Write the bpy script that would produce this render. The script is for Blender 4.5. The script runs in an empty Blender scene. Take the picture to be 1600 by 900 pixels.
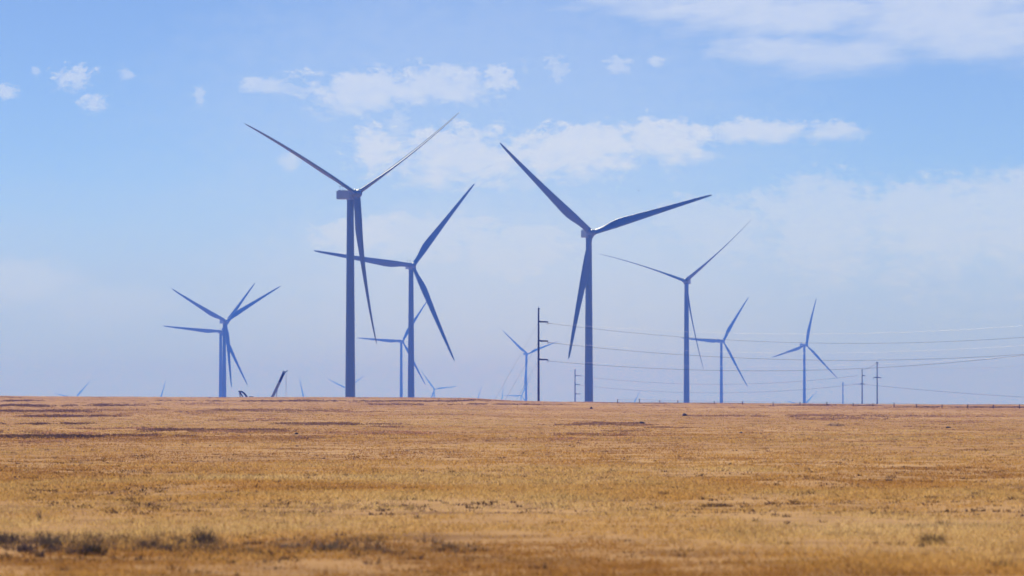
import bpy, bmesh, math, random
import numpy as np
from mathutils import Matrix, Vector

rng = np.random.default_rng(7)
random.seed(7)
sc = bpy.context.scene
COL = sc.collection

# ------------------------------------------------------------------ camera constants
F = 8889.0                       # focal length in pixels of the 1600 px wide photograph (200 mm lens)
CAMZ = 2.2
PITCH = math.atan(176 / F)
SUN_AZ, SUN_EL = math.radians(-14), math.radians(50)    # azimuth from +Y towards +X

def direction(px, py):
    a = (px - 800) / F; b = (450 - py) / F
    c, s = math.cos(PITCH), math.sin(PITCH)
    return a, c - b * s, b * c + s

def at(px, py, depth):
    """World point at a given depth along +Y seen at a photograph pixel."""
    a, d, u = direction(px, py)
    return Vector((a / d * depth, depth, CAMZ + u / d * depth))

# ------------------------------------------------------------------ object helpers
def link(o):
    COL.objects.link(o); return o

def tag(o, label=None, cat=None, group=None, kind=None):
    if label: o['label'] = label
    if cat: o['category'] = cat
    if group: o['group'] = group
    if kind: o['kind'] = kind
    return o

def empty(name, loc, rz=0.0):
    o = bpy.data.objects.new(name, None); link(o)
    o.location = loc; o.rotation_euler = (0, 0, rz); o.empty_display_size = 1
    return o

def obj(name, me, parent=None, mat=None):
    o = bpy.data.objects.new(name, me); link(o)
    if parent: o.parent = parent
    if mat and not me.materials: me.materials.append(mat)
    return o

class MB:
    """Collects shapes for ONE mesh object."""
    def __init__(self): self.bm = bmesh.new()
    def box(self, sx, sy, sz, loc=(0, 0, 0), rot=None, bevel=0.0):
        r = bmesh.ops.create_cube(self.bm, size=1.0)
        vs = r['verts']
        bmesh.ops.scale(self.bm, vec=(sx, sy, sz), verts=vs)
        if bevel:
            es = list({e for v in vs for e in v.link_edges})
            r2 = bmesh.ops.bevel(self.bm, geom=es, offset=bevel, segments=2, affect='EDGES', profile=.6)
            vs = list({v for f in r2['faces'] for v in f.verts} | {v for v in vs if v.is_valid})
        m = Matrix.Translation(loc) @ (rot.to_4x4() if rot else Matrix())
        bmesh.ops.transform(self.bm, matrix=m, verts=vs)
        return self
    def tube(self, pts, radii, n=8, cap=True):
        pts = [Vector(p) for p in pts]
        if not hasattr(radii, '__len__'): radii = [radii] * len(pts)
        rings = []
        for i, p in enumerate(pts):
            t = (pts[min(i + 1, len(pts) - 1)] - pts[max(i - 1, 0)]).normalized()
            a = t.cross(Vector((0, 0, 1)) if abs(t.z) < .9 else Vector((1, 0, 0))).normalized()
            b = t.cross(a)
            rings.append([self.bm.verts.new(p + (a * math.cos(k * 2 * math.pi / n) + b * math.sin(k * 2 * math.pi / n)) * radii[i]) for k in range(n)])
        for r0, r1 in zip(rings, rings[1:]):
            for k in range(n):
                self.bm.faces.new((r0[k], r0[(k + 1) % n], r1[(k + 1) % n], r1[k]))
        if cap:
            self.bm.faces.new(rings[0][::-1]); self.bm.faces.new(rings[-1])
        return self
    def mesh(self, name, smooth=True):
        bmesh.ops.recalc_face_normals(self.bm, faces=self.bm.faces[:])
        me = bpy.data.meshes.new(name); self.bm.to_mesh(me); self.bm.free()
        if smooth: me.polygons.foreach_set('use_smooth', [True] * len(me.polygons))
        return me
    def build(self, name, mat, parent=None, smooth=True):
        me = self.mesh(name, smooth); me.materials.append(mat)
        return obj(name, me, parent)

# ------------------------------------------------------------------ materials
def new_mat(name):
    m = bpy.data.materials.new(name); m.use_nodes = True
    nt = m.node_tree; b = nt.nodes['Principled BSDF']
    return m, nt, b

def noisy(name, c0, c1, scale=1.0, rough=.6, metal=0.0, detail=4, stretch=(1, 1, 1), spec=.4):
    m, nt, b = new_mat(name)
    tc = nt.nodes.new('ShaderNodeTexCoord'); mp = nt.nodes.new('ShaderNodeMapping')
    mp.inputs['Scale'].default_value = stretch
    n = nt.nodes.new('ShaderNodeTexNoise'); n.inputs['Scale'].default_value = scale; n.inputs['Detail'].default_value = detail
    r = nt.nodes.new('ShaderNodeValToRGB')
    r.color_ramp.elements[0].position = .3; r.color_ramp.elements[1].position = .7
    r.color_ramp.elements[0].color = (*c0, 1); r.color_ramp.elements[1].color = (*c1, 1)
    nt.links.new(tc.outputs['Object'], mp.inputs[0]); nt.links.new(mp.outputs[0], n.inputs['Vector'])
    nt.links.new(n.outputs['Fac'], r.inputs[0]); nt.links.new(r.outputs[0], b.inputs['Base Color'])
    b.inputs['Roughness'].default_value = rough; b.inputs['Metallic'].default_value = metal
    b.inputs['Specular IOR Level'].default_value = spec
    return m

M = {}
M['tower'] = noisy('tower_paint_shaded', (.12, .215, .275), (.15, .25, .315), .08, .42, stretch=(1, 1, .25), spec=.5)  # pale tower darkened: blue of shade and haze put into the base colour
M['blade'] = noisy('blade_paint_shaded', (.115, .205, .27), (.145, .24, .31), .15, .42, stretch=(1, 1, .2), spec=.5)  # blades and hub likewise carry the backlit blue shade in their colour
M['nacelle'] = noisy('nacelle_paint_shaded', (.24, .37, .50), (.29, .42, .55), .4, .4)  # same shade blue in the colour, a step lighter than the tower
M['steel'] = noisy('dark_steel', (.05, .05, .055), (.10, .10, .11), 3, .5, .3)
M['pole'] = noisy('dark_pole_wood', (.025, .022, .02), (.05, .042, .036), 2, .85, stretch=(4, 4, .3))
M['arm'] = noisy('dark_arm_steel', (.03, .035, .05), (.055, .06, .08), 3, .5, .5)
M['insul'] = noisy('insulator_polymer', (.10, .10, .12), (.2, .2, .22), 6, .4)
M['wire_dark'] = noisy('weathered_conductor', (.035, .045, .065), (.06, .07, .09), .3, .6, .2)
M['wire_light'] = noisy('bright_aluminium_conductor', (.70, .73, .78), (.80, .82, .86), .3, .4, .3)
M['boom_dark'] = noisy('dark_boom_paint', (.012, .015, .022), (.022, .026, .036), 1.5, .45)
M['boom_light'] = noisy('pale_boom_paint', (.22, .30, .42), (.30, .38, .50), 1.5, .5)
M['rubber'] = noisy('tyre_rubber', (.02, .02, .02), (.035, .034, .033), 6, .9)
M['glass'] = noisy('cab_glass', (.03, .04, .05), (.05, .06, .08), 2, .08)
M['rust'] = noisy('fence_steel', (.06, .045, .035), (.11, .08, .06), 5, .8, .2)
M['wood'] = noisy('weathered_post_wood', (.08, .06, .045), (.15, .12, .09), 4, .9, stretch=(3, 3, .5))
M['rock'] = noisy('dark_rock', (.05, .042, .038), (.14, .12, .10), 3, .9, detail=8)
M['bird'] = noisy('dark_feathers', (.03, .028, .026), (.07, .06, .055), 6, .8)

# ------------------------------------------------------------------ terrain
def lerp_tab(x, xs, ys): return np.interp(x, xs, ys)
def sstep(a, b, x):
    t = np.clip((x - a) / (b - a), 0, 1); return t * t * (3 - 2 * t)

def _hash(ix, iy, seed):
    v = (ix.astype(np.int64) * 374761393 + iy.astype(np.int64) * 668265263 + seed * 1442695041) & 0xffffffff
    v = ((v ^ (v >> 13)) * 1274126177) & 0xffffffff
    v = v ^ (v >> 16)
    return (v & 0xffff) / 65535.0
def vnoise(x, y, seed=0):
    ix = np.floor(x); iy = np.floor(y); fx = x - ix; fy = y - iy
    fx = fx * fx * (3 - 2 * fx); fy = fy * fy * (3 - 2 * fy)
    a = _hash(ix, iy, seed); b = _hash(ix + 1, iy, seed); c = _hash(ix, iy + 1, seed); d = _hash(ix + 1, iy + 1, seed)
    return (a + (b - a) * fx) * (1 - fy) + (c + (d - c) * fx) * fy
def fbm(x, y, seed=0, oct=3):
    s = 0; a = .5; t = 0
    for k in range(oct):
        s = s + a * vnoise(x * 2 ** k, y * 2 ** k, seed + k * 17); t += a; a *= .5
    return s / t

RPX = [-800, 0, 60, 300, 640, 735, 765, 800, 860, 1000, 1200, 1400, 1600, 2400]
RPY = [617, 619.0, 620, 620.8, 621.3, 622.3, 624.2, 626.3, 627.8, 629.2, 630.6, 632.2, 632.2, 633]
CREST = 1300.0
def height(x, y):
    x = np.asarray(x, float); y = np.asarray(y, float)
    px = 800 + F * x / np.maximum(y, 300)
    zr = CAMZ + (626 - lerp_tab(px, RPX, RPY)) * CREST / F          # crest of the near rise
    front = zr * sstep(260, CREST, y)
    far = -5 - (y / 1000) ** 2 * .3
    z = front + (far - front) * sstep(CREST, 2300, y)
    near = 1 - sstep(1500, 3000, y)
    z = z + near * ((fbm(x / 34, y / 34, 3, 3) - .5) * .26 + (fbm(x / 6, y / 8, 9, 3) - .5) * .16) * (.35 + .65 * sstep(40, 160, y))
    left = 1 - sstep(250, 760, px)                                  # low banks across the left half
    z = z + left * sstep(300, 450, y) * (1 - sstep(1150, 1300, y)) * .16 * np.sin(y / 47 + x / 90)
    return z

def build_ground():
    ys = np.concatenate([np.linspace(-3000, -100, 10), np.linspace(-60, 30, 14),
                         np.geomspace(34, 1700, 1000), np.geomspace(1760, 30000, 60)])
    u = np.concatenate([np.linspace(-1, -.62, 24, endpoint=False), np.linspace(-.6, .6, 330), np.linspace(.62, 1, 24)])
    au = np.abs(u); w = np.where(au < .6, au / .6 * .13, .13 + ((au - .6) / .4) ** 2 * .55) * np.sign(u)
    Y, W = np.meshgrid(ys, w, indexing='ij')
    X = W * np.maximum(np.abs(Y), 45) + np.where(np.abs(W) > .13, np.sign(W) * (np.abs(W) - .13) * 1500, 0)
    Z = height(X, Y)
    ny, nx = X.shape
    co = np.stack([X, Y, Z], -1).reshape(-1, 3)
    i = np.arange(ny * nx).reshape(ny, nx)
    q = np.stack([i[:-1, :-1], i[:-1, 1:], i[1:, 1:], i[1:, :-1]], -1).reshape(-1, 4)
    me = bpy.data.meshes.new('ground')
    me.from_pydata(co.tolist(), [], q.tolist())
    me.polygons.foreach_set('use_smooth', [True] * len(me.polygons))
    return me

def ground_mat():
    m, nt, b = new_mat('dry_prairie_soil')
    N = nt.nodes; L = nt.links
    tc = N.new('ShaderNodeTexCoord')
    def noise(scale, detail, stretch=(1, 1, 1)):
        mp = N.new('ShaderNodeMapping'); mp.inputs['Scale'].default_value = stretch
        n = N.new('ShaderNodeTexNoise'); n.inputs['Scale'].default_value = scale; n.inputs['Detail'].default_value = detail
        L.new(tc.outputs['Object'], mp.inputs[0]); L.new(mp.outputs[0], n.inputs['Vector']); return n
    def ramp(src, stops):
        r = N.new('ShaderNodeValToRGB'); e = r.color_ramp.elements
        while len(e) < len(stops): e.new(.5)
        for k, (p, c) in enumerate(stops): e[k].position = p; e[k].color = (*c, 1)
        L.new(src, r.inputs[0]); return r
    n1 = noise(.02, 6, (1, .35, 1)); n2 = noise(.35, 6, (1, .6, 1))
    r1 = ramp(n1.outputs['Fac'], [(.33, (.37, .195, .07)), (.5, (.43, .24, .09)), (.68, (.50, .30, .13))])
    r2 = ramp(n2.outputs['Fac'], [(.30, (.55, .50, .46)), (.48, (1, 1, 1)), (.7, (1.12, 1.12, 1.1))])
    mx = N.new('ShaderNodeMix'); mx.data_type = 'RGBA'; mx.blend_type = 'MULTIPLY'; mx.inputs[0].default_value = 1
    L.new(r1.outputs[0], mx.inputs[6]); L.new(r2.outputs[0], mx.inputs[7])
    L.new(mx.outputs[2], b.inputs['Base Color']); b.inputs['Roughness'].default_value = .95
    b.inputs['Specular IOR Level'].default_value = .05
    return m

ground = obj('ground', build_ground(), None, ground_mat()); tag(ground, kind='structure')

def gz(x, y): return float(height(np.array([x]), np.array([y]))[0])
def ground_at(px, py, ymax=1290):
    """First point of the ground seen at a photograph pixel."""
    a, d, u = direction(px, py)
    ys = np.geomspace(30, ymax, 1500)
    xs = a / d * ys; zs = CAMZ + u / d * ys
    hit = np.nonzero(zs <= height(xs, ys))[0]
    k = hit[0] if len(hit) else len(ys) - 1
    return Vector((xs[k], ys[k], gz(xs[k], ys[k])))

# ------------------------------------------------------------------ grass and scrub meshes (numpy)
def clump_mesh(name, mat, P, size, hgt, nb, cols, width=.05, spread=.5, lean=.45, dome=0.0):
    """Tufts at points P: every blade is a bent strip of one quad and one triangle, with its own colour."""
    n = len(P)
    nb = np.broadcast_to(nb, (n,)).astype(int)
    idx = np.repeat(np.arange(n), nb); B = len(idx)
    ang = rng.uniform(0, 2 * np.pi, B); rad = np.sqrt(rng.uniform(0, 1, B)) * size[idx] * spread
    bx = P[idx, 0] + np.cos(ang) * rad; by = P[idx, 1] + np.sin(ang) * rad; bz = P[idx, 2] - .015
    h = hgt[idx] * rng.uniform(.45, 1.1, B)
    h = h * (1 - dome * (rad / np.maximum(size[idx] * spread, 1e-6)) ** 2)
    la = ang + rng.normal(0, .8, B); ln = h * np.abs(rng.normal(lean, .25, B))
    wa = rng.uniform(0, 2 * np.pi, B)
    w = np.broadcast_to(width, (n,))[idx] * rng.uniform(.6, 1.4, B) * .5
    ox, oy = np.cos(wa) * w, np.sin(wa) * w
    mx, my, mz = bx + np.cos(la) * ln * .35, by + np.sin(la) * ln * .35, bz + h * .6
    tx, ty, tz = bx + np.cos(la) * ln, by + np.sin(la) * ln, bz + h
    V = np.empty((B, 5, 3), np.float32)
    V[:, 0] = np.stack([bx - ox, by - oy, bz], -1); V[:, 1] = np.stack([bx + ox, by + oy, bz], -1)
    V[:, 2] = np.stack([mx + ox * .8, my + oy * .8, mz], -1); V[:, 3] = np.stack([mx - ox * .8, my - oy * .8, mz], -1)
    V[:, 4] = np.stack([tx, ty, tz], -1)
    me = bpy.data.meshes.new(name)
    me.vertices.add(B * 5); me.vertices.foreach_set('co', V.ravel())
    base = np.arange(B)[:, None] * 5
    loops = np.concatenate([base + np.array([[0, 1, 2, 3]]), base + np.array([[3, 2, 4]])], 1).ravel()
    me.loops.add(B * 7); me.loops.foreach_set('vertex_index', loops.astype(np.int32))
    me.polygons.add(B * 2)
    st = (np.arange(B)[:, None] * 7 + np.array([[0, 4]])).ravel()
    me.polygons.foreach_set('loop_start', st.astype(np.int32))
    me.polygons.foreach_set('loop_total', np.tile([4, 3], B).astype(np.int32))
    me.update(calc_edges=True)
    ca = me.attributes.new('tint', 'FLOAT_COLOR', 'POINT')
    c = np.ones((B, 5, 4), np.float32)
    c[:, :, :3] = (cols[idx] * rng.normal(1, .09, (B, 1)).clip(.6, 1.4))[:, None, :]
    ca.data.foreach_set('color', c.ravel())
    me.materials.append(mat)
    return me

def plant_mat(name, trans=.35):
    m, nt, b = new_mat(name)
    N = nt.nodes; L = nt.links
    at_ = N.new('ShaderNodeAttribute'); at_.attribute_name = 'tint'
    d = N.new('ShaderNodeBsdfDiffuse'); t = N.new('ShaderNodeBsdfTranslucent'); mx = N.new('ShaderNodeMixShader')
    mx.inputs[0].default_value = trans
    L.new(at_.outputs['Color'], d.inputs['Color']); L.new(at_.outputs['Color'], t.inputs['Color'])
    L.new(d.outputs[0], mx.inputs[1]); L.new(t.outputs[0], mx.inputs[2])
    L.new(mx.outputs[0], N['Material Output'].inputs['Surface'])
    return m
M['grass'] = plant_mat('dry_grass_blades', .45)
M['scrub'] = plant_mat('scrub_leaves', .2)

STRAW = np.array([[.715, .49, .185], [.66, .41, .13], [.61, .345, .09], [.77, .56, .24], [.44, .225, .055]])

def ground_points(px, rows, p0=-80, p1=1680):
    """Ground points (many at once) for photograph columns and rows."""
    # ground depth per row from a table (columns every 80 px)
    cols = np.arange(p0, p1 + 81, 80); tabr = np.linspace(612, 960, 800)
    ysam = np.geomspace(40, 1310, 900)
    depth = np.empty((len(cols), len(tabr)))
    for i, c in enumerate(cols):
        xs = (c - 800) / F * ysam
        row = 626 - F * (height(xs, ysam) - CAMZ) / ysam
        run = np.minimum.accumulate(row)
        depth[i] = np.interp(-tabr, -run, ysam)
    ci = np.clip(((px - p0) / 80).astype(int), 0, len(cols) - 2); cf = (px - cols[ci]) / 80
    ri = np.clip((rows - 612) / (960 - 612) * 799, 0, 798.99); r_i = ri.astype(int); rf = ri - r_i
    d0 = depth[ci, r_i] * (1 - rf) + depth[ci, r_i + 1] * rf
    d1 = depth[ci + 1, r_i] * (1 - rf) + depth[ci + 1, r_i + 1] * rf
    y = d0 * (1 - cf) + d1 * cf
    y = y * rng.normal(1, .01, len(y))
    x = (px - 800) / F * y
    return np.stack([x, y, height(x, y)], -1)
def scatter_rows(n, r0, r1, p0=-80, p1=1680):
    """Points on the ground spread evenly over photograph rows, as density falls with distance squared."""
    return ground_points(rng.uniform(p0, p1, n), rng.uniform(r0, r1, n), p0, p1)

def grass():
    parts = []
    # far / middle / near: many simple tufts far off, fewer but fuller tufts close by
    P1 = scatter_rows(101000, 617, 690, -120, 1720); P2 = scatter_rows(80000, 680, 780, -360, 1960); P3 = scatter_rows(40000, 765, 945, -900, 2460)
    P = np.concatenate([P1, P2, P3])
    cover = fbm(P[:, 0] / 2.6, P[:, 1] / 5, 61, 3)                 # thin and bare places between the tufts
    P = P[rng.uniform(0, 1, len(P)) < np.clip((cover - .30) * 4.5, .12, 1)]
    n = len(P); x, y = P[:, 0], P[:, 1]
    nb = np.clip(1400 / y, 4, 26).astype(int)
    patch = fbm(x / 7, y / 20, 21, 5); patch2 = fbm(x / 60, y / 160, 33, 3)
    sel = np.clip((patch - .5) * 1.7 + (patch2 - .5) * 1.5 + .48 + rng.normal(0, .075, n), 0, .999)
    sel = np.clip(sel - .24 * sstep(94, 78, y) + .14 * sstep(90, 100, y) * (1 - sstep(120, 140, y)), 0, .999)
    order = np.array([4, 2, 1, 0, 3])
    f = sel * 4; k = np.clip(f.astype(int), 0, 3); fr = (f - k)[:, None]
    cols = STRAW[order[k]] * (1 - fr) + STRAW[order[np.minimum(k + 1, 4)]] * fr
    streak = fbm(x / 70, y / 16, 91, 4)                            # redder, thinner growth on the far rise
    red = sstep(330, 620, y) * np.clip((streak - .30) * 3.2, 0, 1)
    cols = cols * (1 - red[:, None] * np.array([[.22, .34, .56]]))
    dark = rng.uniform(0, 1, n) < .03
    cols[dark] *= .5
    size = rng.uniform(.18, .5, n); hgt = rng.uniform(.03, .115, n) * (.5 + 1.0 * patch)
    width = np.clip(y * .00012, .010, .07)
    me = clump_mesh('dry_grass', M['grass'], P, size, hgt, nb, cols, width=width, spread=.9, lean=1.0)
    o = obj('dry_grass', me); tag(o, 'short dry straw coloured grass covering the flat prairie', 'grass', kind='stuff')
grass()

def scrub_strips():
    # (px0, px1, row, row thickness, count, darkness)
    S = [(-60, 235, 633.5, 2.2, 2600, 1.0), (-60, 70, 626, 1.5, 500, 1.1), (-60, 160, 642.5, 1.3, 700, 1.2), (20, 200, 650.6, 1.3, 800, 1.2),
         (-60, 82, 662, 2.0, 800, .9), (90, 150, 662.3, 1, 160, 1.2), (215, 460, 672, 1.1, 700, 1.3), (-60, 165, 682.5, 3.0, 1500, .9), (150, 310, 681, 1.6, 350, 1.3),
         (-60, 60, 620.5, 1.2, 300, 1.3), (270, 860, 626.6, 1.3, 2600, 1.05), (225, 290, 626, 1.3, 260, 1.0), (560, 900, 632, 1.4, 1300, 1.25), (420, 640, 663, 1.8, 900, 1.3), (300, 560, 641, 1.2, 600, 1.6),
         (1180, 1380, 633.3, 1.1, 900, .9), (1380, 1680, 636.2, 1.4, 1300, .95), (900, 1180, 629.6, .8, 700, 1.1), (1000, 1500, 650, 1.6, 900, 1.7), (890, 1010, 661.5, 1.1, 350, 1.4), (1230, 1400, 655, 1, 300, 1.7)]
    for k in range(34):                                            # short faint streaks over the far rise
        r = 630 + 62 * rng.uniform() ** 1.3; a = rng.uniform(-60, 1600); l = rng.uniform(40, 260)
        S.append((a, a + l, max(r, np.interp(a + l / 2, RPX, RPY) + 2.5), rng.uniform(.3, .7), int(l * .9), rng.uniform(1.5, 2.2)))
    for a in range(-60, 1640, 60):                                 # uneven low growth along the skyline
        S.append((a, a + 75, np.interp(a + 37, RPX, RPY) + .5, .5, 70, rng.uniform(1.3, 2.2)))
    Ps = []; dk = []
    for a, b, r, t, c, k in S:
        px = rng.uniform(a, b, c)
        e = np.minimum((px - a), (b - px)) / (b - a) * 4
        keep = rng.uniform(0, 1, c) < np.clip(e, .05, 1) * np.clip(5 * (fbm(px / 45, px * 0 + r, 5, 5) - .27), .05, 1) * .9
        taper = np.clip(e, .3, 1)[keep]
        px = px[keep]
        for p, tp in zip(px, taper):
            row = r + rng.normal(0, t * .33) * tp + 1.2 * (float(fbm(np.array([p / 40]), np.array([r]), 8, 2)[0]) - .5)
            Ps.append((p, row)); dk.append(k)
    Ps = np.array(Ps); dk = np.array(dk)
    pts = ground_points(Ps[:, 0], np.clip(np.maximum(Ps[:, 1], np.interp(Ps[:, 0], RPX, RPY) + .8), 612, 900))
    n = len(pts)
    cols = np.array([[.25, .15, .085]]) * dk[:, None] ** 1.5 * rng.normal(1, .2, (n, 1)).clip(.5, 1.6)
    cols = cols * np.where(rng.uniform(0, 1, n)[:, None] < .3, np.array([[1.0, 1.08, .95]]), 1)
    me = clump_mesh('low_scrub', M['scrub'], pts, rng.uniform(.3, .9, n), rng.uniform(.05, .16, n), 9, cols, width=.10, spread=.7, lean=.5)
    o = obj('low_scrub', me); tag(o, 'thin bands of dark low scrub running across the far prairie', 'scrub', kind='stuff')
scrub_strips()

def scrub_specks():
    # dark little weeds dotted over the grass, thicker on the left
    n = 1500
    P = np.concatenate([scatter_rows(1900, 672, 805), scatter_rows(420, 705, 800, -60, 260), scatter_rows(900, 640, 690), scatter_rows(110, 800, 900), scatter_rows(130, 836, 880, -60, 420), scatter_rows(60, 842, 880, 400, 760)])
    n = len(P)
    keep = fbm(P[:, 0] / 14, P[:, 1] / 50, 71, 2) > .42
    P = P[keep]; n = len(P)
    cols = np.where(rng.uniform(0, 1, n)[:, None] < .5, np.array([[.15, .105, .06]]), np.array([[.12, .075, .05]])) * rng.normal(1.1, .25, (n, 1)).clip(.5, 2)
    cols[(P[:, 0] < -.045 * P[:, 1])] *= .7
    me = clump_mesh('small_weeds', M['scrub'], P, rng.uniform(.10, .42, n) * np.where(rng.uniform(0, 1, n) < .25, 1.5, .8), rng.uniform(.04, .13, n), 18, cols, width=.022, spread=.8, lean=.7, dome=.6)
    o = obj('small_weeds', me); tag(o, 'small dark dead weeds dotted through the dry grass', 'weeds', kind='stuff')
scrub_specks()

def twigs():
    # greyish dry twigs between the shrubs of the foreground row
    P = np.concatenate([scatter_rows(230, 838, 862, -60, 340), scatter_rows(60, 846, 866, 330, 740)])
    n = len(P)
    cols = np.where(rng.uniform(0, 1, n)[:, None] < .6, np.array([[.27, .20, .125]]), np.array([[.20, .14, .09]])) * rng.normal(1, .15, (n, 1))
    me = clump_mesh('dry_twigs', M['scrub'], P, rng.uniform(.08, .3, n), rng.uniform(.08, .20, n), 26, cols, width=.010, spread=.8, lean=.6, dome=.5)
    o = obj('dry_twigs', me); tag(o, 'grey dry twigs growing between the foreground shrubs', 'twigs', kind='stuff')
twigs()

# individual tufts and shrubs one can point to
def tuft(name, px, py, wpx, hpx, color, label, cat, nb=160, group=None, lean=.55):
    p = ground_at(px, py)
    s = p.y / F
    if nb > 50 and wpx / hpx > 2: nb = int(max(nb, 70 * wpx / hpx))
    me = clump_mesh(name, M['scrub'] if cat == 'shrub' else M['grass'], np.zeros((1, 3)), np.array([wpx * s * .5 / .8]), np.array([hpx * s]), nb,
                    np.array([color]), width=max(.012, p.y * .00013), spread=.8, lean=lean, dome=.75 if nb > 50 else 0)
    o = obj(name, me); o.location = p
    tag(o, label, cat, group); return o
DK = (.085, .065, .05); SG = (.14, .135, .115); PU = (.12, .095, .088); OL = (.11, .10, .055); ST = (.55, .36, .17); BR = (.20, .115, .045)
tuft('dead_grass_tuft', 1457, 852, 44, 28, (.24, .155, .065), 'dark brown dead tuft, biggest in the right foreground grass', 'tuft', 320)
tuft('dead_grass_tuft', 1562, 886, 34, 14, DK, 'dark flat weed near the bottom right corner of the field', 'tuft', 90)
tuft('dead_grass_tuft', 1500, 860, 14, 8, SG, 'tiny grey weed just right of the biggest dark foreground tuft', 'tuft', 60)
tuft('dead_grass_tuft', 1037, 775, 20, 10, (.16, .095, .04), 'small brown tuft in the middle of the field below the fading tower on the right', 'tuft', 120)
tuft('pale_grass_tuft', 545, 794, 26, 13, ST, 'pale straw tuft straight below the big left turbine', 'tuft', 160)
tuft('pale_grass_tuft', 1594, 766, 24, 12, ST, 'pale round tuft at the right edge of the field', 'tuft', 160)
tuft('pale_grass_tuft', 1306, 666, 30, 7, (.5, .34, .2), 'pale flat tuft far off below the rightmost tall turbine', 'tuft', 120)
tuft('dead_grass_tuft', 1388, 752, 14, 6, DK, 'dark speck of weed in open grass below the two small poles', 'tuft', 80)
tuft('dead_grass_tuft', 1455, 779, 34, 6, BR, 'brown flattened tuft left of the pale round tuft at the edge', 'tuft', 120)
tuft('dead_grass_tuft', 1120, 792, 58, 8, (.17, .10, .045), 'long brown tuft low on the grass right of the middle', 'tuft', 900)
tuft('green_weed_clump', 664, 769, 20, 7, (.075, .070, .040), 'dark olive weed clump in mid field left of centre', 'weed', 110)
tuft('green_weed_clump', 632, 771, 34, 5, (.11, .095, .05), 'thin olive weed patch joined to the left of a darker clump', 'weed', 400)
tuft('green_weed_clump', 706, 738, 14, 4, (.07, .055, .035), 'small dark weed above and right of the olive clump', 'weed', 70)
tuft('dead_grass_tuft', 358, 770, 14, 6, DK, 'dark speck tuft in the mid field left of centre', 'tuft', 70)
tuft('tall_dry_stalk', 62, 814, 10, 24, (.12, .085, .05), 'tall thin dry stalk standing in the left foreground', 'stalk', 14, lean=.25)
SH = [(10, 850, 44, 22, PU, 'dark grey shrub at the left edge of the foreground row'),
      (40, 862, 26, 15, PU, 'small dark shrub just in front of the leftmost shrub'),
      (78, 854, 34, 26, (.20, .16, .115), 'pale grey dry shrub between two darker ones at far left'),
      (86, 862, 22, 16, PU, 'small dark shrub second cluster from the left edge'),
      (62, 871, 16, 13, PU, 'low purple brown shrub below the first shrub cluster'),
      (76, 858, 14, 10, DK, 'tiny dark shrub wedged among the left cluster'),
      (112, 868, 20, 14, (.15, .12, .09), 'brownish low shrub before the big dark left one'),
      (78, 849, 12, 8, SG, 'small sage shrub behind the left cluster'),
      (146, 869, 44, 32, (.085, .070, .05), 'largest brown shrub with a dark base in the left row'),
      (121, 866, 20, 12, DK, 'small dark shrub left of the largest brown shrub'),
      (182, 877, 15, 8, DK, 'small dark lump shrub in front of the row, left one of a pair'),
      (217, 875, 14, 8, DK, 'small dark lump shrub in front of the row, right one of a pair'),
      (232, 858, 36, 16, (.13, .10, .08), 'wide brown shrub right of the largest one'),
      (256, 862, 26, 14, (.14, .11, .09), 'faded brown shrub in the middle of the foreground row'),
      (286, 852, 12, 12, PU, 'small upright dark shrub in the middle of the row'),
      (318, 850, 36, 28, (.14, .115, .08), 'greyish twiggy shrub standing taller than its neighbours'),
      (334, 868, 18, 10, (.16, .11, .07), 'low brown shrub at the foot of the twiggy one'),
      (386, 852, 16, 9, PU, 'small dark shrub alone right of the twiggy one'),
      (455, 858, 40, 13, (.18, .135, .10), 'low greyish shrub patch left of the centre foreground'),
      (510, 860, 48, 16, (.17, .14, .10), 'broad greyish twiggy shrub patch in the centre foreground'),
      (590, 862, 40, 10, (.20, .15, .10), 'faint tan shrub patch right of the broad greyish one'),
      (708, 858, 24, 9, (.10, .065, .04), 'dark brown lump at the right end of the shrub row'),
      (100, 892, 24, 8, PU, 'dark shrub near the bottom left corner'),
      (98, 880, 18, 5, DK, 'thin dark twig shrub above the bottom left corner')]
for px, py, w, h, c, lb in SH:
    tuft('low_shrub', px, py, w, h * 1.25, tuple(v * (1.15 if px < 330 else 1.6) for v in c), lb, 'shrub', 220 if w > 25 else 110, group='dry shrubs in the left foreground')

# dark rocks lying on the grass
def rock(px, py, wpx, hpx, label):
    p = ground_at(px, py); s = p.y / F
    bm = bmesh.new(); bmesh.ops.create_icosphere(bm, subdivisions=3, radius=1)
    o0 = random.uniform(0, 90)
    for v in bm.verts:
        n = float(fbm(np.array([v.co.x * 1.3 + o0 + v.co.z]), np.array([v.co.y * 1.3 + o0 - v.co.z]), 5, 3)[0])
        v.co *= .62 + .75 * n
        if v.co.z < -.35: v.co.z = -.35
    me = bpy.data.meshes.new('rock'); bm.to_mesh(me); bm.free(); me.materials.append(M['rock'])
    o = obj('rock', me); o.scale = (wpx * s / 2, wpx * s / 2.4, hpx * s / 1.25); o.location = p + Vector((0, 0, .1 * hpx * s)); o.rotation_euler[2] = random.uniform(0, 6)
    tag(o, label, 'rock')
rock(1070, 650, 9, 5, 'dark rock on the far grass straight below the thin right-of-centre turbine')
rock(1003, 662, 10, 4, 'flat dark rock left of the higher dark rock')
rock(1158, 677, 6, 3, 'small dark rock alone on the grass right of centre')
rock(1482, 669, 8, 3, 'low dark rock far right on the grass')
rock(924, 639, 5, 4, 'little rock near the horizon below the central tall turbine')
rock(463, 679, 7, 3, 'small dark rock in the left half of the grass')

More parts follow.
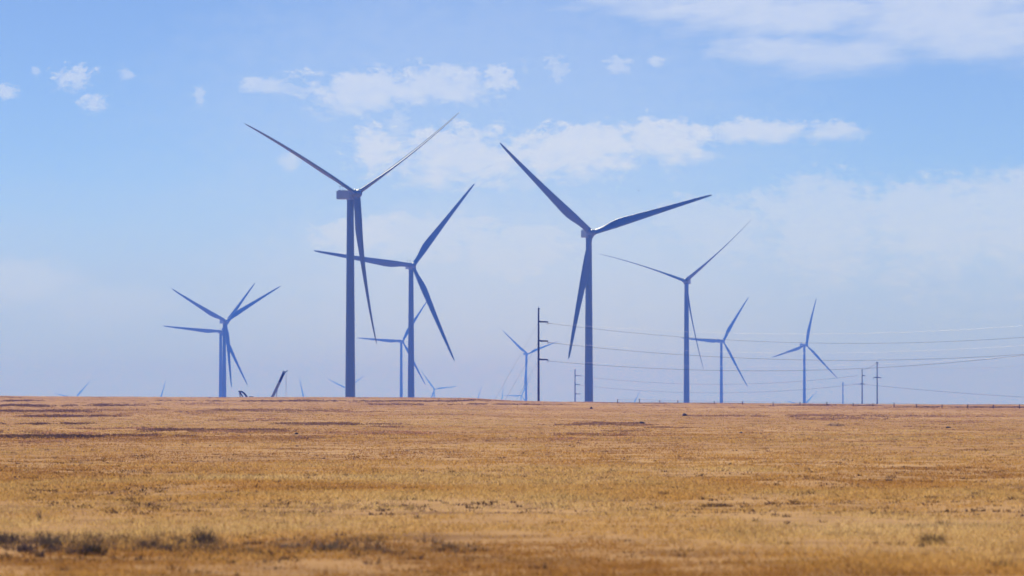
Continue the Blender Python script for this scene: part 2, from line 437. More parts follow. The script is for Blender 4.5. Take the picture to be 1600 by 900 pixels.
# ------------------------------------------------------------------ wind turbines
BR_ = 62.0
def blade_mesh(bend=1.44):
    st = [1.1, 2.2, 4, 6.5, 9, 11.5, 14, 17, 20, 24, 28, 33, 38, 43, 48, 53, 57, 59.5, 61.2, 61.9]
    ch = [2.5, 2.5, 2.5, 2.75, 3.3, 3.85, 4.15, 4.1, 3.85, 3.5, 3.15, 2.78, 2.42, 2.1, 1.8, 1.48, 1.2, .95, .6, .18]
    tk = [1, 1, .96, .82, .62, .48, .38, .32, .29, .26, .24, .225, .21, .2, .19, .18, .18, .18, .18, .2]
    tw = [16, 16, 16, 16, 15, 13.5, 12, 10, 8.3, 6.5, 5, 3.6, 2.5, 1.6, .9, .3, 0, -.3, -.5, -.6]
    n = 20
    bm = bmesh.new(); rings = []
    for r, c, t, w in zip(st, ch, tk, tw):
        rnd = min(1, max(0, (t - .35) / .6))                      # 1 = round root, 0 = airfoil
        ring = []
        for k in range(n):
            a = 2 * math.pi * k / n
            xe = .5 + .5 * math.cos(a)                            # 1 = trailing, 0 = leading edge
            circ = .5 * math.sin(a) * t
            foil = math.copysign(1, math.sin(a)) * t * 5 * (.2969 * math.sqrt(xe) - .126 * xe - .3516 * xe ** 2 + .2843 * xe ** 3 - .1015 * xe ** 4)
            yy = circ * rnd + foil * (1 - rnd)
            ax = .5 * rnd + .31 * (1 - rnd)
            x = -(xe - ax) * c; y = yy * c
            b = math.radians(w + 4)
            X = x * math.cos(b) - y * math.sin(b); Y = -x * math.sin(b) + y * math.cos(b) if False else -(x * math.sin(b)) + y * math.cos(b)
            pre = -bend * (r / BR_) ** 2.4
            ring.append(bm.verts.new((X, Y + pre, r)))
        rings.append(ring)
    for r0, r1 in zip(rings, rings[1:]):
        for k in range(n): bm.faces.new((r0[k], r0[(k + 1) % n], r1[(k + 1) % n], r1[k]))
    bm.faces.new(rings[0]); bm.faces.new(rings[-1])
    bmesh.ops.recalc_face_normals(bm, faces=bm.faces[:])
    me = bpy.data.meshes.new('blade'); bm.to_mesh(me); bm.free()
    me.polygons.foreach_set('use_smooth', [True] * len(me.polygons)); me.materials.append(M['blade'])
    return me

def tower_mesh():
    m = MB()                                                       # unit height, scaled per turbine; flange rings show as joints
    zs, rs = [], []
    H = 86.0
    for z0, z1 in ((0, 18), (18, 40), (40, 63), (63, H)):
        ra = 2.12 - .72 * z0 / H; rb = 2.12 - .72 * z1 / H
        zs += [z0, z0 + .05, z0 + .30, z0 + .35, z1 - .30, z1 - .25, z1]
        rs += [ra + .05, ra + .05, ra + .05, ra, rb, rb + .05, rb + .05]
    zz = []; rr = []
    for z, r in zip(zs, rs):
        if zz and z <= zz[-1]: continue
        zz.append(z); rr.append(r)
    m.tube([(0, 0, z / H) for z in zz], rr, n=40)
    return m.mesh('tower')
def hub_mesh():
    prof = [(-2.9, .05), (-2.85, .5), (-2.6, .95), (-2.1, 1.4), (-1.3, 1.75), (-.3, 1.9), (.8, 1.85), (1.3, 1.6), (1.5, 1.35), (2.2, 1.35)]
    bm = bmesh.new(); n = 28; rings = []
    for y, r in prof:
        rings.append([bm.verts.new((r * math.cos(2 * math.pi * k / n), y, r * math.sin(2 * math.pi * k / n))) for k in range(n)])
    for r0, r1 in zip(rings, rings[1:]):
        for k in range(n): bm.faces.new((r0[k], r0[(k + 1) % n], r1[(k + 1) % n], r1[k]))
    bm.faces.new(rings[0]); bm.faces.new(rings[-1])
    bmesh.ops.recalc_face_normals(bm, faces=bm.faces[:])
    mb = MB(); mb.bm.free(); mb.bm = bm
    for k in range(3):                                             # blade sockets
        a = k * 2 * math.pi / 3
        mb.tube([(math.sin(a) * r, 0, math.cos(a) * r) for r in (.6, 1.75, 2.0)], [1.42, 1.42, 1.34], n=24)
    return mb.mesh('hub')
def nacelle_mesh():
    m = MB(); m.box(3.5, 9.6, 3.5, (0, 2.9, .15), bevel=.28)
    m.box(3.2, 1.4, .35, (0, 5.9, 2.07), bevel=.1)                 # roof cooler fairing
    m.tube([(0, -1.5, 0), (0, -2.6, 0)], [1.55, 1.4], n=20)        # main bearing collar
    m.tube([(0, 0, -2.1), (0, 0, -1.2)], [1.55, 1.6], n=24)        # yaw ring
    return m.mesh('nacelle', False)
def mast_mesh():
    m = MB(); m.tube([(0, 0, 0), (0, 0, 1.9)], .05, n=6); m.tube([(-.45, 0, 1.5), (.45, 0, 1.5)], .035, n=6)
    m.box(.18, .18, .22, (.45, 0, 1.64)); m.box(.16, .4, .14, (-.45, 0, 1.6))
    return m.mesh('weather_mast')
ME = {'tower': tower_mesh(), 'blade': blade_mesh(), 'feathered': blade_mesh(3.4), 'hub': hub_mesh(), 'nacelle': nacelle_mesh(), 'mast': mast_mesh()}
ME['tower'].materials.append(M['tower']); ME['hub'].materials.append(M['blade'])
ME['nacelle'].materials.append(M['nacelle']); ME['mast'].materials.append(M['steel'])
TILT = math.radians(4)
HUBFWD = 4.4

def make_turbine():
    root = empty('wind_turbine', (0, 0, 0))
    obj('tower', ME['tower'], root)
    na = obj('nacelle', ME['nacelle'], root)
    for k in (0, 1): obj('weather_mast', ME['mast'], na).location = (-.8 + 1.7 * k, 6.2 + .5 * k, 2.2)
    obj('hub', ME['hub'], root)
    for k in range(3): obj('blade', ME['blade'], root)
    return root
def copy_tree(o, parent=None):
    c = o.copy(); COL.objects.link(c); c.parent = parent
    for ch in list(o.children): copy_tree(ch, c)
    return c
proto = make_turbine()
first = True
# hub pixel, distance, yaw, rotor angle, coning, label
TB = [((557, 303), 2316, 36.2, 58.8, 2.7, 'nearest and tallest turbine, its box nacelle showing left of the rotor', 0),
      ((645, 415), 3392, 14.4, 37.7, .6, 'dark turbine right behind the tallest one, one blade pointing flat to the left behind it', 0),
      ((924, 364), 2699, 15.3, 72.9, .8, 'broad bladed turbine at centre, one blade hanging in front of its own tower', 0),
      ((1071, 439), 3870, -11, 50.5, 1.4, 'slim turbine right of the broad bladed central one, with a thin bright right blade', 0),
      ((1130, 533), 6761, 28.6, 33.0, 2.4, 'mid distance turbine right of the slim one, its flat left blade crossing that tower', 0),
      ((1260, 539), 7279, 34.3, 14.6, 1.9, 'rightmost clear turbine with one blade almost straight up, behind the wires', 0),
      ((353, 502), 5250, 23.1, 58.4, 2.2, 'front turbine of the overlapping pair at left, blades in a wide Y', 0),
      ((346, 518), 5910, 12.5, 35.1, 0, 'rear turbine of the overlapping pair at left, one blade pointing flat left', 0),
      ((629, 533), 7093, 22.7, 33.4, .7, 'paler small turbine seen behind the tower of the dark second turbine', 0),
      ((824, 553), 9687, 28.1, 69.9, 0, 'pale turbine just left of the tall dark power pole', 0),
      ((542.5, 607), 15600, 20, 55, 0, 'faint far turbine half hidden behind the tallest turbine tower', 1),
      ((679, 608), 15331, 13.6, 83.6, 1.3, 'faint far turbine right of the dark second turbine, two blades and hub above the rise', 1),
      ((815, 618), 17500, 20, 30, 0, 'very faint turbine at the foot of the pale one by the power pole', 1),
      ((118, 622), 15600, 20, 42, 0, 'far turbine at the left horizon, only two blade tips above the grass', 1),
      ((250, 628), 16000, 20, 16, 0, 'single faint blade rising above the horizon left of the overlapping pair', 1),
      ((476, 626), 15200, 20, -13, 0, 'single faint blade leaning left just right of the crane boom', 1),
      ((744, 634), 17800, 20, 17, 0, 'hazy blade tip above the bump in the ridge, left one of a pair', 1),
      ((783, 636), 18000, 20, 8, 0, 'hazy blade tip above the ridge, right one of a pair', 1),
      ((988, 637), 17600, 20, 27, 0, 'faint blade tip on the horizon between the central and slim turbines', 1),
      ((1256, 634), 17000, 20, 45, 0, 'faint far turbine behind the foot of the rightmost clear turbine', 1)]
for (hx, hy), D, yaw, th, cone, label, far in TB:
    r = proto if first else copy_tree(proto); first = False
    hub = at(hx, hy, D); ya = math.radians(yaw)
    fwd = Vector((math.sin(ya), -math.cos(ya), 0))
    top = hub - fwd * HUBFWD * math.cos(TILT) - Vector((0, 0, HUBFWD * math.sin(TILT)))    # tower axis at nacelle height
    base = min(gz(top.x, top.y), top.z - 80) - .3
    r.location = (top.x, top.y, base); r.rotation_euler = (0, 0, ya)
    zt = top.z - base
    blades = 0
    for ch in r.children:
        n = ch.name.split('.')[0]
        if n == 'tower': ch.scale = (1, 1, zt - 1.9)
        elif n == 'nacelle': ch.location = (0, 0, zt)
        elif n == 'hub':
            ch.matrix_local = Matrix.Translation((0, -HUBFWD * math.cos(TILT), zt + HUBFWD * math.sin(TILT))) @ Matrix.Rotation(-TILT, 4, 'X') @ Matrix.Rotation(math.radians(th), 4, 'Y')
        else:
            a = math.radians(th) + blades * 2 * math.pi / 3; blades += 1
            pt = 78 if label.startswith(('nearest', 'slim')) else 0      # two machines stand with their blades feathered
            if pt: ch.data = ME['feathered']
            ch.matrix_local = (Matrix.Translation((0, -HUBFWD * math.cos(TILT), zt + HUBFWD * math.sin(TILT))) @ Matrix.Rotation(-TILT, 4, 'X')
                               @ Matrix.Rotation(a, 4, 'Y') @ Matrix.Rotation(math.radians(cone), 4, 'X') @ Matrix.Rotation(math.radians(-pt), 4, 'Z'))
    tag(r, label, 'wind turbine', 'wind turbines of the wind farm')

# ------------------------------------------------------------------ power poles and wires
def davit_pole(px, top_py, D, arms, label, rad=.27, group='power poles', two=False):
    """Tall single pole; arms: (row, length in px to the right, to the left)."""
    T = at(px, top_py, D); base = min(gz(T.x, T.y), T.z - 15)
    root = empty('power_pole', (T.x, T.y, base)); H = T.z - base
    MB().tube([(0, 0, -.3), (0, 0, H * .5), (0, 0, H)], [rad * 1.15, rad, rad * .78], n=14).build('pole', M['pole'], root)
    for row, rpx, lpx in arms:
        z = at(px, row, D).z - base
        for sgn, l in ((1, rpx), (-1, lpx)):
            if not l: continue
            L_ = l * D / F * sgn
            a = MB(); a.tube([(0, 0, z + .12), (L_ * .55, 0, z + .04), (L_, 0, z)], [.26, .22, .17], n=8).build('davit_arm', M['arm'], root)
            ins = MB(); zz = [0, -.12, -.13, -.26, -.27, -.40, -.41, -.54, -.55, -.7]; ra = [.05, .05, .13, .13, .06, .06, .13, .13, .05, .05]
            ins.tube([(L_ * .97, 0, z - .1 + q) for q in zz], ra, n=10).build('insulator', M['insul'], root)
    m = MB(); m.tube([(0, 0, H - .05), (0, 0, H + .5)], [.06, .03], n=6)
    m.box(.5, .12, .12, (.2, 0, H - .25)); m.build('ground_wire_bracket', M['arm'], root)
    tag(root, label, 'power pole', group)
    return root
P1D = 1500.0
p1 = davit_pole(841.5, 481, P1D, [(503, 15, 0), (533, 15, 0), (562, 15, 0)], 'tall near black power pole left of the central turbine, three arms to the right')
for a0, a1 in (((-.2, 504), (770, 629)), ((-.2, 534), (786, 629)), ((-.2, 563), (803, 629))):
    A = at(841.5, a0[1], P1D) - p1.location
    B0 = at(a1[0], a1[1], P1D + 10); B = Vector((B0.x, B0.y, gz(B0.x, B0.y))) - p1.location
    MB().tube([A, (A + B) / 2, B], .02, n=5).build('guy_wire', M['arm'], p1)
p2 = davit_pole(898.5, 577, 3500, [(587, 9, 0), (601, 8, 0), (615.5, 8, 0)], 'smaller distant power pole with three arms, beside the central turbine tower', rad=.36)
p3 = davit_pole(1347, 577, 2900, [(587, 5, 0), (600, 4, 4)], 'shorter of the two thin dark poles at right, standing on the left', rad=.28)
p4 = davit_pole(1370.5, 566, 2700, [(567, 2, 2), (590, 6, 6)], 'taller of the two thin dark poles at right, with a crossarm halfway up', rad=.28)
p5 = davit_pole(1317, 597, 7200, [(600, 3, 3)], 'pale far pole fading into haze left of the two thin poles', rad=.7)

def wire(pts, D0, D1, mat, label, rad, cat='power line', px_end=None):
    """Hanging wire through three photograph points, carried on to its end, depth running evenly along it."""
    (x0, y0), (x1, y1), (x2, y2) = pts
    co = np.polyfit([x0, x1, x2], [y0, y1, y2], 2)
    xe = px_end or x2
    P = []
    for x in np.linspace(x0, xe, 60):
        t = (x - x0) / (xe - x0)
        P.append(at(x, np.polyval(co, x), D0 + (D1 - D0) * t))
    m = MB(); m.tube(P, rad, n=6)
    o = m.build('power_line', mat); tag(o, label, cat, 'power lines hung from the poles')
WR = .042
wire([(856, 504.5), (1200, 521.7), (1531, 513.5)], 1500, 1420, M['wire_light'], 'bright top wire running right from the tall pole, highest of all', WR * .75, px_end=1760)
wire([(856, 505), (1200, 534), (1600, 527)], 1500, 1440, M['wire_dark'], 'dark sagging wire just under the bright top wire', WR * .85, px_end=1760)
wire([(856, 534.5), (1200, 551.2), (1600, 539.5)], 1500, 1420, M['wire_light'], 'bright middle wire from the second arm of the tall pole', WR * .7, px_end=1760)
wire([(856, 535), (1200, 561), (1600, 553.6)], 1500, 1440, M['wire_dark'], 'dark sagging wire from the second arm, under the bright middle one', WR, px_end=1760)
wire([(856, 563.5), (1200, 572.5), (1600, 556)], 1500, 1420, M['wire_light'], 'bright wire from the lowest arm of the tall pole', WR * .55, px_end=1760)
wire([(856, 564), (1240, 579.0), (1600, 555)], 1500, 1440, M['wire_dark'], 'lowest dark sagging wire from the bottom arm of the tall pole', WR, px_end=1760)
wire([(907, 588), (1060, 599.5), (1340, 587)], 3500, 2900, M['wire_dark'], 'faint wire from the top arm of the small three-armed pole', .06)
wire([(906, 602), (1060, 613), (1343, 600)], 3500, 2900, M['wire_dark'], 'faint wire from the middle arm of the small three-armed pole', .06)
wire([(1320, 601), (1334, 599.5), (1343, 600)], 7200, 2900, M['wire_dark'], 'short faint wire between the pale far pole and the shorter thin pole', .06)
wire([(1350, 600.5), (1400, 605.5), (1500, 614)], 2900, 2500, M['wire_dark'], 'low wire falling away to the right from the shorter thin pole', .07, px_end=1640)
wire([(1349, 578), (1359, 574), (1370, 567)], 2900, 2700, M['wire_dark'], 'short wire joining the tops of the two thin dark poles', .06)
wire([(1371, 567), (1480, 575), (1600, 571)], 2700, 2500, M['wire_light'], 'pale wire from the top of the taller thin pole to the right', .04, px_end=1700)

# off-frame pole that carries the right end of the near line (just beyond the picture's edge)
# ------------------------------------------------------------------ fence along the rise at right
def fence():
    P = [(965, 629.6, 6), (999, 629.8, 6.5), (1031, 630, 5), (1059, 630.2, 5), (1116, 631.2, 3), (1160, 632, 3), (1208, 632.6, 3), (1250, 633.2, 5), (1292, 633.8, 6),
         (1333, 634.6, 5), (1364, 635.2, 5), (1397, 636, 7), (1432, 637, 6), (1472, 637.6, 5), (1512, 638, 5), (1552, 638.2, 5), (1593, 638.4, 7), (1640, 638.8, 6)]
    base = [ground_at(px, py) for px, py, h in P]
    root = empty('wire_fence', base[0])
    tops = []
    for (px, py, h), b in zip(P, base):
        hh = max(.6, h * b.y / F); l = b - root.location
        MB().tube([l - Vector((0, 0, .2)), l + Vector((0, 0, hh))], [.085, .075], n=8).build('fence_post', M['wood'], root)
        tops.append((l, hh))
    for f in (.45, .9):
        MB().tube([l + Vector((0, -.08, hh * f)) for l, hh in tops], .012, n=4).build('fence_wire', M['rust'], root)
    tag(root, 'low post and wire fence running along the rise at right', 'fence')
fence()

# ------------------------------------------------------------------ crane and excavator behind the rise
def wheel(parent, x, y, z, r=.62, w=.5):
    m = MB(); m.tube([(x, y - w / 2, z), (x, y - w / 2 + .04, z), (x, y + w / 2 - .04, z), (x, y + w / 2, z)], [r * .9, r, r, r * .9], n=20)
    o = m.build('wheel', M['rubber'], parent)
    MB().tube([(x, y - w / 2 - .03, z), (x, y + w / 2 + .03, z)], r * .5, n=14).build('rim', M['boom_light'], o)

def crane():
    D = 1900
    tip = at(443.2, 583, D); foot = at(423.5, 625, D)
    d = (tip - foot).normalized()
    gzv = gz(foot.x, foot.y)
    piv = foot - d * ((foot.z - (gzv + 2.4)) / d.z)
    root = empty('mobile_crane', (piv.x, piv.y, gzv)); O = root.location
    m = MB(); m.box(9.5, 2.5, .9, (1.5, 0, 1.1), bevel=.08); m.box(3.2, 2.3, 1.3, (.6, 0, 2.1), bevel=.1); m.build('chassis', M['boom_light'], root, False)
    c = MB().box(1.9, 2.4, 1.6, (5.2, 0, 2.3), bevel=.15).build('cab', M['boom_light'], root, False)
    MB().box(.06, 1.9, .8, (6.18, 0, 2.6)).build('window', M['glass'], c, False)
    for x in (-2.2, -.8, 3.2, 4.8):
        for y in (-1.05, 1.05): wheel(root, x, y, .62)
    rot = Vector((0, 1, 0)).cross(d).normalized()
    def boxbeam(name, a, b, w, mat, hh=None):
        a = Vector(a) - O; b = Vector(b) - O; dd = b - a
        q = Vector((0, 0, 1)).rotation_difference(dd.normalized()).to_matrix()
        return MB().box(hh or w, w, dd.length, (a + b) / 2, q, bevel=w * .12).build(name, mat, root, False)
    mid = at(436.8, 597, D)
    boxbeam('lower_boom', piv, mid, .95, M['boom_light'])
    boxbeam('upper_boom', mid - d * .5, tip, .88, M['boom_dark'])
    side = Vector((d.z, 0, -d.x))
    hd = boxbeam('boom_head', tip - d * .25, tip + d * .75, .55, M['boom_light'], 1.0)
    jt = at(449.5, 578.6, D)
    boxbeam('head_jib', tip - d * .3, jt, .26, M['boom_dark'])
    boxbeam('luffing_cylinder', Vector((O.x + 2.6, O.y, gzv + 2.4)), piv + d * (mid - piv).length * .74 + side * .42, .22, M['boom_light'])
    h0 = at(447, 581, D) - O
    MB().tube([h0, h0 - Vector((0, 0, h0.z - 1.2))], .07, n=6).build('hoist_rope', M['wire_light'], root)
    MB().box(.5, .4, .8, (h0.x, h0.y, 1.0), bevel=.08).build('hook_block', M['boom_dark'], root, False)
    tag(root, 'crane behind the grassy rise, only its slanting two-tone boom showing', 'crane')
crane()

def excavator():
    D = 1700
    gzv = gz(*at(386, 620, D).xy)
    b0 = at(392, 627, D); root = empty('excavator', (b0.x, b0.y, gzv)); O = root.location
    for y in (-1.2, 1.2):
        m = MB(); m.box(4.2, .6, .9, (.8, y, .5), bevel=.28); m.build('track', M['rubber'], root, False)
    m = MB(); m.box(3.4, 2.6, 1.2, (1.0, 0, 1.65), bevel=.15); m.box(1.2, 2.4, .9, (2.3, 0, 2.5), bevel=.15); m.build('body', M['boom_dark'], root, False)
    c = MB().box(1.4, 1.1, 1.5, (.1, -.8, 2.9), bevel=.12).build('cab', M['boom_dark'], root, False)
    MB().box(.05, .8, .8, (-.62, -.8, 3.0)).build('window', M['glass'], c, False)
    def bar(name, pts, r, mat):
        P = [at(x, y, D) - O for x, y in pts]
        return MB().tube(P, r, n=8).build(name, mat, root)
    bar('boom', [(389, 627), (385.5, 620), (382, 615), (378, 612), (374.5, 611.2), (372.3, 611.6)], [.3, .29, .27, .25, .21, .12], M['boom_dark'])
    bar('stick', [(374.2, 611.3), (376.5, 615.5), (378.5, 618.5), (380.5, 622)], [.2, .19, .17, .15], M['boom_dark'])
    bar('bucket_link', [(373.6, 612), (374.8, 616), (376, 623)], [.13, .2, .16], M['boom_light'])
    bk = bar('bucket', [(378.5, 621.5), (380.5, 624), (382, 627)], [.35, .5, .3], M['boom_dark'])
    tag(root, 'digger behind the rise left of the crane, only its bent dark arm showing', 'excavator')
excavator()

# birds in flight
def bird(px, py, D, span, label):
    p = at(px, py, D)
    bm = bmesh.new()
    m = MB()
    m.tube([(-.20 * span, 0, 0), (-.1 * span, 0, .01), (0, 0, .02), (.14 * span, 0, .01), (.24 * span, 0, 0)], [.015 * span, .05 * span, .065 * span, .05 * span, .012 * span], n=8)
    for s in (-1, 1):
        a = [(-.07, 0, .02), (.09, 0, .02), (.07, s * .25, .10), (-.06, s * .25, .10), (-.05, s * .5, .04)]
        for zz in (0,):
            v = [m.bm.verts.new((x * span, y * span, (z + zz) * span)) for x, y, z in a]
            w = [m.bm.verts.new((x * span, y * span, (z - .02) * span)) for x, y, z in a]
            m.bm.faces.new((v[0], v[1], v[2], v[3])); m.bm.faces.new((v[3], v[2], v[4]))
            m.bm.faces.new((w[3], w[2], w[1], w[0])); m.bm.faces.new((w[4], w[2], w[3]))
            for i, j in ((0, 3), (3, 4), (4, 2), (2, 1), (1, 0)): m.bm.faces.new((v[i], v[j], w[j], w[i]))
    o = m.build('bird', M['bird'], None, False); o.location = p; o.rotation_euler = (0.15, 0.1, .5)
    tag(o, label, 'bird')
    bm.free()
bird(998, 298, 1200, .75, 'tiny dark bird flying above the right blade of the central turbine')
bird(948, 365, 1300, .5, 'speck of a bird just right of the central turbine hub')

# ------------------------------------------------------------------ haze
HAZE_TOP = 175
def haze():
    m = bpy.data.materials.new('haze_air'); m.use_nodes = True
    nt = m.node_tree; nt.nodes.clear()
    out = nt.nodes.new('ShaderNodeOutputMaterial'); v = nt.nodes.new('ShaderNodeVolumePrincipled')
    v.inputs['Color'].default_value = (.052, .187, 1.0, 1)
    v.inputs['Absorption Color'].default_value = (.880, .78, 1, 1)
    v.inputs['Density'].default_value = .00018
    v.inputs['Anisotropy'].default_value = .43
    nt.links.new(v.outputs[0], out.inputs['Volume'])
    lo = -277.0
    mb = MB(); mb.box(46000, 35000, HAZE_TOP - lo, (0, 14000, (HAZE_TOP + lo) / 2))
    o = mb.build('haze', m, None, False); tag(o, kind='stuff')
    o['label'] = 'blue haze thickening towards the far turbines'; o['category'] = 'haze'
haze()

# ------------------------------------------------------------------ sky: Nishita with a layer of clouds by direction
def world():
    w = bpy.data.worlds.new('World'); sc.world = w; w.use_nodes = True
    nt = w.node_tree; N = nt.nodes; L = nt.links
    bg = N['Background']; STR = .115
    bg.inputs['Strength'].default_value = STR
    sky = N.new('ShaderNodeTexSky'); sky.sky_type = 'NISHITA'; sky.sun_disc = False
    sky.sun_elevation = SUN_EL; sky.sun_rotation = SUN_AZ
    sky.altitude = 0; sky.air_density = .3; sky.dust_density = 0; sky.ozone_density = 4.6
    tc = N.new('ShaderNodeTexCoord'); sp = N.new('ShaderNodeSeparateXYZ'); L.new(tc.outputs['Generated'], sp.inputs[0])
    def math_(op, a, b=None, c=None):
        n = N.new('ShaderNodeMath'); n.operation = op
        for i, v in enumerate((a, b, c)):
            if v is None: continue
            if isinstance(v, (int, float)): n.inputs[i].default_value = v
            else: L.new(v, n.inputs[i])
        return n.outputs[0]
    az = math_('ARCTAN2', sp.outputs[0], sp.outputs[1]); el = math_('ARCSINE', sp.outputs[2])
    U = math_('MULTIPLY_ADD', az, 8.889, .8); V = math_('MULTIPLY_ADD', el, -8.889, .626)     # units of 6.4 degrees, V downwards
    cb = N.new('ShaderNodeCombineXYZ'); L.new(U, cb.inputs[0]); L.new(math_('MULTIPLY', V, 1.7), cb.inputs[1])
    def noise(scale, detail, rough=.55, vec=None):
        n = N.new('ShaderNodeTexNoise'); n.inputs['Scale'].default_value = scale; n.inputs['Detail'].default_value = detail
        n.inputs['Roughness'].default_value = rough; L.new(vec or cb.outputs[0], n.inputs['Vector']); return n.outputs['Fac']
    n_big = noise(9, 3); n_fine = noise(30, 6, .6)
    cs = N.new('ShaderNodeCombineXYZ'); L.new(math_('MULTIPLY', U, .22), cs.inputs[0]); L.new(math_('MULTIPLY_ADD', U, .10, V), cs.inputs[1])
    n_str = noise(26, 6, .55, cs.outputs[0])
    n_vf = noise(75, 6, .62)
    nz = math_('ADD', math_('MULTIPLY', math_('SUBTRACT', n_vf, .5), .8), math_('ADD', math_('MULTIPLY', math_('SUBTRACT', n_fine, .5), 1.55), math_('MULTIPLY', math_('SUBTRACT', n_big, .5), 1.0)))
    npf = math_('ADD', math_('MULTIPLY', math_('SUBTRACT', n_vf, .5), 2.3), math_('MULTIPLY', math_('SUBTRACT', n_fine, .5), 2.0))
    ns = math_('ADD', math_('MULTIPLY', math_('SUBTRACT', n_str, .5), 2.2), math_('MULTIPLY', math_('SUBTRACT', n_fine, .5), .3))
    g = bpy.data.node_groups.new('cloud_bank', 'ShaderNodeTree')
    for nm in ('U', 'V', 'Noise', 'U0', 'V0', 'Width', 'Top', 'Bottom', 'Amount', 'Rough'):
        g.interface.new_socket(nm, in_out='INPUT', socket_type='NodeSocketFloat')
    g.interface.new_socket('Mask', in_out='OUTPUT', socket_type='NodeSocketFloat')
    gi = g.nodes.new('NodeGroupInput'); go = g.nodes.new('NodeGroupOutput')
    def gm(op, a, b=None, c=None):
        n = g.nodes.new('ShaderNodeMath'); n.operation = op
        for i, v in enumerate((a, b, c)):
            if v is None: continue
            if isinstance(v, (int, float)): n.inputs[i].default_value = v
            else: g.links.new(v, n.inputs[i])
        return n.outputs[0]
    I = gi.outputs
    du = gm('DIVIDE', gm('SUBTRACT', I['U'], I['U0']), I['Width'])
    dv = gm('SUBTRACT', I['V'], I['V0'])
    up = gm('DIVIDE', gm('MAXIMUM', gm('MULTIPLY', dv, -1), 0), I['Top']); dn = gm('DIVIDE', gm('MAXIMUM', dv, 0), I['Bottom'])
    d = gm('SQRT', gm('ADD', gm('POWER', gm('ABSOLUTE', du), 2), gm('ADD', gm('POWER', up, 2), gm('POWER', dn, 2))))
    d = gm('SUBTRACT', d, gm('MULTIPLY', I['Noise'], I['Rough']))
    mr = g.nodes.new('ShaderNodeMapRange'); mr.interpolation_type = 'SMOOTHSTEP'
    tv = g.nodes.new('ShaderNodeMapRange'); tv.interpolation_type = 'SMOOTHSTEP'
    g.links.new(dv, tv.inputs['Value']); g.links.new(gm('MULTIPLY', I['Top'], -1), tv.inputs['From Min']); g.links.new(I['Bottom'], tv.inputs['From Max'])
    tv.inputs['To Min'].default_value = .60; tv.inputs['To Max'].default_value = -.15          # firm tops, soft fading bases
    mr.inputs['From Min'].default_value = 1.12; g.links.new(tv.outputs[0], mr.inputs['From Max'])
    mr.inputs['To Min'].default_value = 0; mr.inputs['To Max'].default_value = 1
    g.links.new(d, mr.inputs['Value'])
    g.links.new(gm('MULTIPLY', mr.outputs[0], I['Amount']), go.inputs[0])
    # (u, v, half width, up, down, amount, roughness, streaky)
    C = [(560, 150, 130, 36, 36, .75, 1.1, 0), (690, 138, 125, 34, 32, .72, 1.1, 0), (420, 140, 60, 16, 12, .6, 1.0, 0), (780, 128, 38, 24, 24, .7, .9, 0),
         (590, 235, 62, 40, 55, .85, 1.1, 0), (620, 205, 40, 30, 30, .5, .9, 0), (720, 250, 170, 48, 60, .82, 1.0, 0), (880, 238, 170, 40, 58, .86, 1.0, 0), (1040, 214, 95, 30, 55, .85, 1.0, 0),
         (1180, 208, 120, 18, 20, .78, 1.0, 0), (1300, 208, 60, 16, 14, .65, .9, 0), (1090, 246, 50, 12, 12, .5, .9, 0), (452, 258, 24, 20, 20, .6, .8, 0), (820, 285, 40, 25, 30, .45, .9, 0),
         (560, 372, 80, 32, 50, .72, 1.0, 0), (680, 368, 160, 32, 80, .62, 1.0, 0), (800, 385, 160, 40, 80, .6, 1.0, 0), (900, 400, 200, 60, 70, .42, 1.0, 0),
         (1120, 350, 130, 40, 90, .48, 1.0, 0), (1280, 350, 160, 60, 110, .52, .9, 0), (1450, 340, 180, 55, 120, .55, .9, 0), (1600, 330, 150, 52, 130, .55, .8, 0), (1560, 310, 90, 36, 60, .3, .8, 0),
         (1200, 26, 330, 46, 40, .72, .8, 1), (1480, 40, 300, 70, 52, .7, .8, 1), (1270, 90, 240, 32, 26, .62, .8, 1), (1520, 75, 200, 45, 36, .62, .8, 1), (1010, 16, 150, 28, 24, .55, .8, 1),
         (116, 126, 36, 18, 16, .6, 1.0, 0), (145, 166, 26, 13, 12, .6, .9, 0), (10, 147, 26, 11, 9, .6, .8, 0), (56, 115, 10, 8, 7, .4, .7, 0), (200, 119, 16, 9, 8, .45, .8, 0), (312, 153, 10, 14, 16, .45, .8, 0),
         (1026, 100, 18, 9, 8, .6, .8, 0), (965, 104, 26, 18, 15, .55, .9, 0), (872, 112, 24, 22, 20, .5, .9, 0), (820, 108, 10, 14, 14, .35, .9, 0),
         (760, 250, 620, 260, 260, .22, .25, 0), (800, 500, 560, 190, 170, .42, .2, 0), (30, 445, 130, 34, 40, .35, .5, 0), (170, 480, 160, 30, 40, .2, .5, 0)]
    tot = None
    for u, v, a, t, b_, k, rr, s in C:
        n = N.new('ShaderNodeGroup'); n.node_tree = g
        L.new(U, n.inputs['U']); L.new(V, n.inputs['V']); L.new(ns if s else npf if a < 45 and v < 200 else nz, n.inputs['Noise'])
        for nm, val in (('U0', u / 1000), ('V0', v / 1000), ('Width', a / 1000), ('Top', t / 1000 * 1.3), ('Bottom', b_ / 1000 * 1.3), ('Amount', k), ('Rough', rr)):
            n.inputs[nm].default_value = val
        tot = n.outputs[0] if tot is None else math_('MAXIMUM', tot, n.outputs[0])
    inner = math_('MULTIPLY_ADD', math_('SUBTRACT', n_fine, .5), .55, 1.0)
    tot = math_('MINIMUM', math_('MULTIPLY', math_('MULTIPLY', tot, inner), .93), .95)
    front = math_('GREATER_THAN', sp.outputs[1], 0.0)
    tot = math_('MULTIPLY', tot, front)
    # sky tint
    ti = N.new('ShaderNodeMix'); ti.data_type = 'RGBA'; ti.blend_type = 'MULTIPLY'; ti.inputs[0].default_value = 1
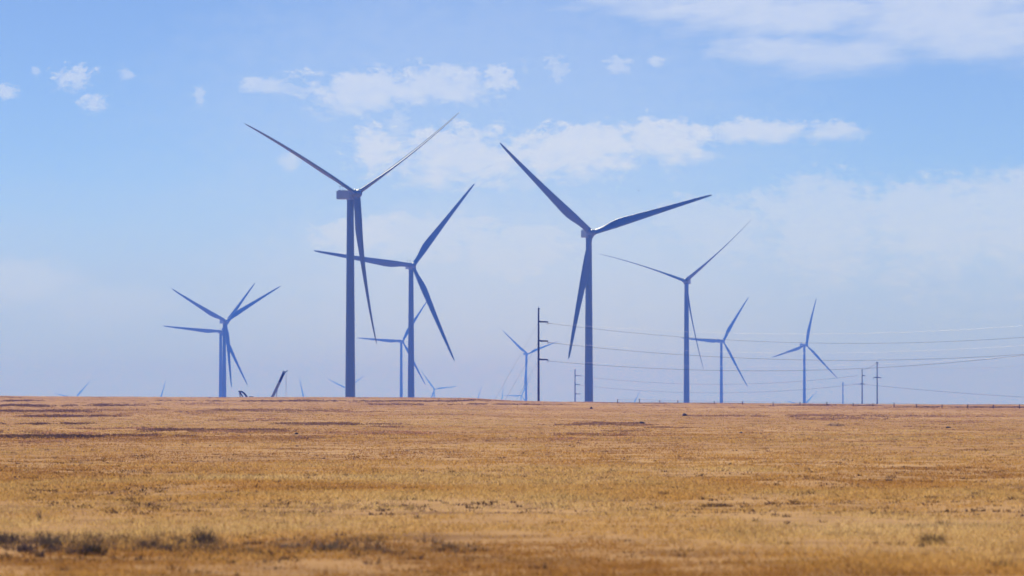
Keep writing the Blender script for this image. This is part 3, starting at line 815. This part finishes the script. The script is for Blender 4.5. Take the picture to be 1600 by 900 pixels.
    ti.inputs[7].default_value = (*SKY_TINT, 1); L.new(sky.outputs[0], ti.inputs[6])
    vr = N.new('ShaderNodeMapRange'); vr.interpolation_type = 'SMOOTHSTEP'          # thin even veil of high cloud low in the sky
    vr.inputs['From Min'].default_value = .22; vr.inputs['From Max'].default_value = .50; vr.inputs['To Max'].default_value = .85
    L.new(math_('MULTIPLY_ADD', math_('SUBTRACT', n_str, .5), .10, V), vr.inputs['Value'])
    vm = N.new('ShaderNodeMix'); vm.data_type = 'RGBA'; L.new(math_('MULTIPLY', vr.outputs[0], front), vm.inputs[0]); L.new(ti.outputs[2], vm.inputs[6])
    vm.inputs[7].default_value = tuple(c / STR for c in VEIL) + (1,)
    mx = N.new('ShaderNodeMix'); mx.data_type = 'RGBA'
    L.new(tot, mx.inputs[0]); L.new(vm.outputs[2], mx.inputs[6])
    mx.inputs[7].default_value = tuple(c / STR for c in CLOUD) + (1,)
    L.new(mx.outputs[2], bg.inputs['Color'])
SKY_TINT = (1.02, .965, 1.0)
CLOUD = (.70, .78, .97)
VEIL = (.475, .61, .94)
world()

# ------------------------------------------------------------------ sun
sl = bpy.data.lights.new('sun', 'SUN'); sl.energy = 5.0; sl.angle = math.radians(.5); sl.color = (1.0, .965, .92)
so = bpy.data.objects.new('sun', sl); link(so)
to_sun = Vector((math.sin(SUN_AZ) * math.cos(SUN_EL), math.cos(SUN_AZ) * math.cos(SUN_EL), math.sin(SUN_EL)))
so.rotation_euler = to_sun.to_track_quat('Z', 'Y').to_euler(); so.location = (0, 0, 60)

# ------------------------------------------------------------------ camera
cd = bpy.data.cameras.new('camera'); cam = bpy.data.objects.new('camera', cd); link(cam)
cd.sensor_width = 36; cd.lens = F * 36 / 1600; cd.clip_start = .5; cd.clip_end = 120000
cam.location = (0, 0, CAMZ); cam.rotation_euler = (math.pi / 2 + PITCH, 0, 0)
cd.dof.use_dof = True; cd.dof.focus_distance = 380; cd.dof.aperture_fstop = 3.5
sc.camera = cam

sc.render.engine = 'CYCLES'
sc.cycles.use_denoising = True
sc.cycles.volume_bounces = 0
sc.cycles.max_bounces = 6
sc.cycles.transparent_max_bounces = 4
sc.view_settings.view_transform = 'Standard'; sc.view_settings.look = 'None'
sc.view_settings.exposure = 0; sc.view_settings.gamma = 1
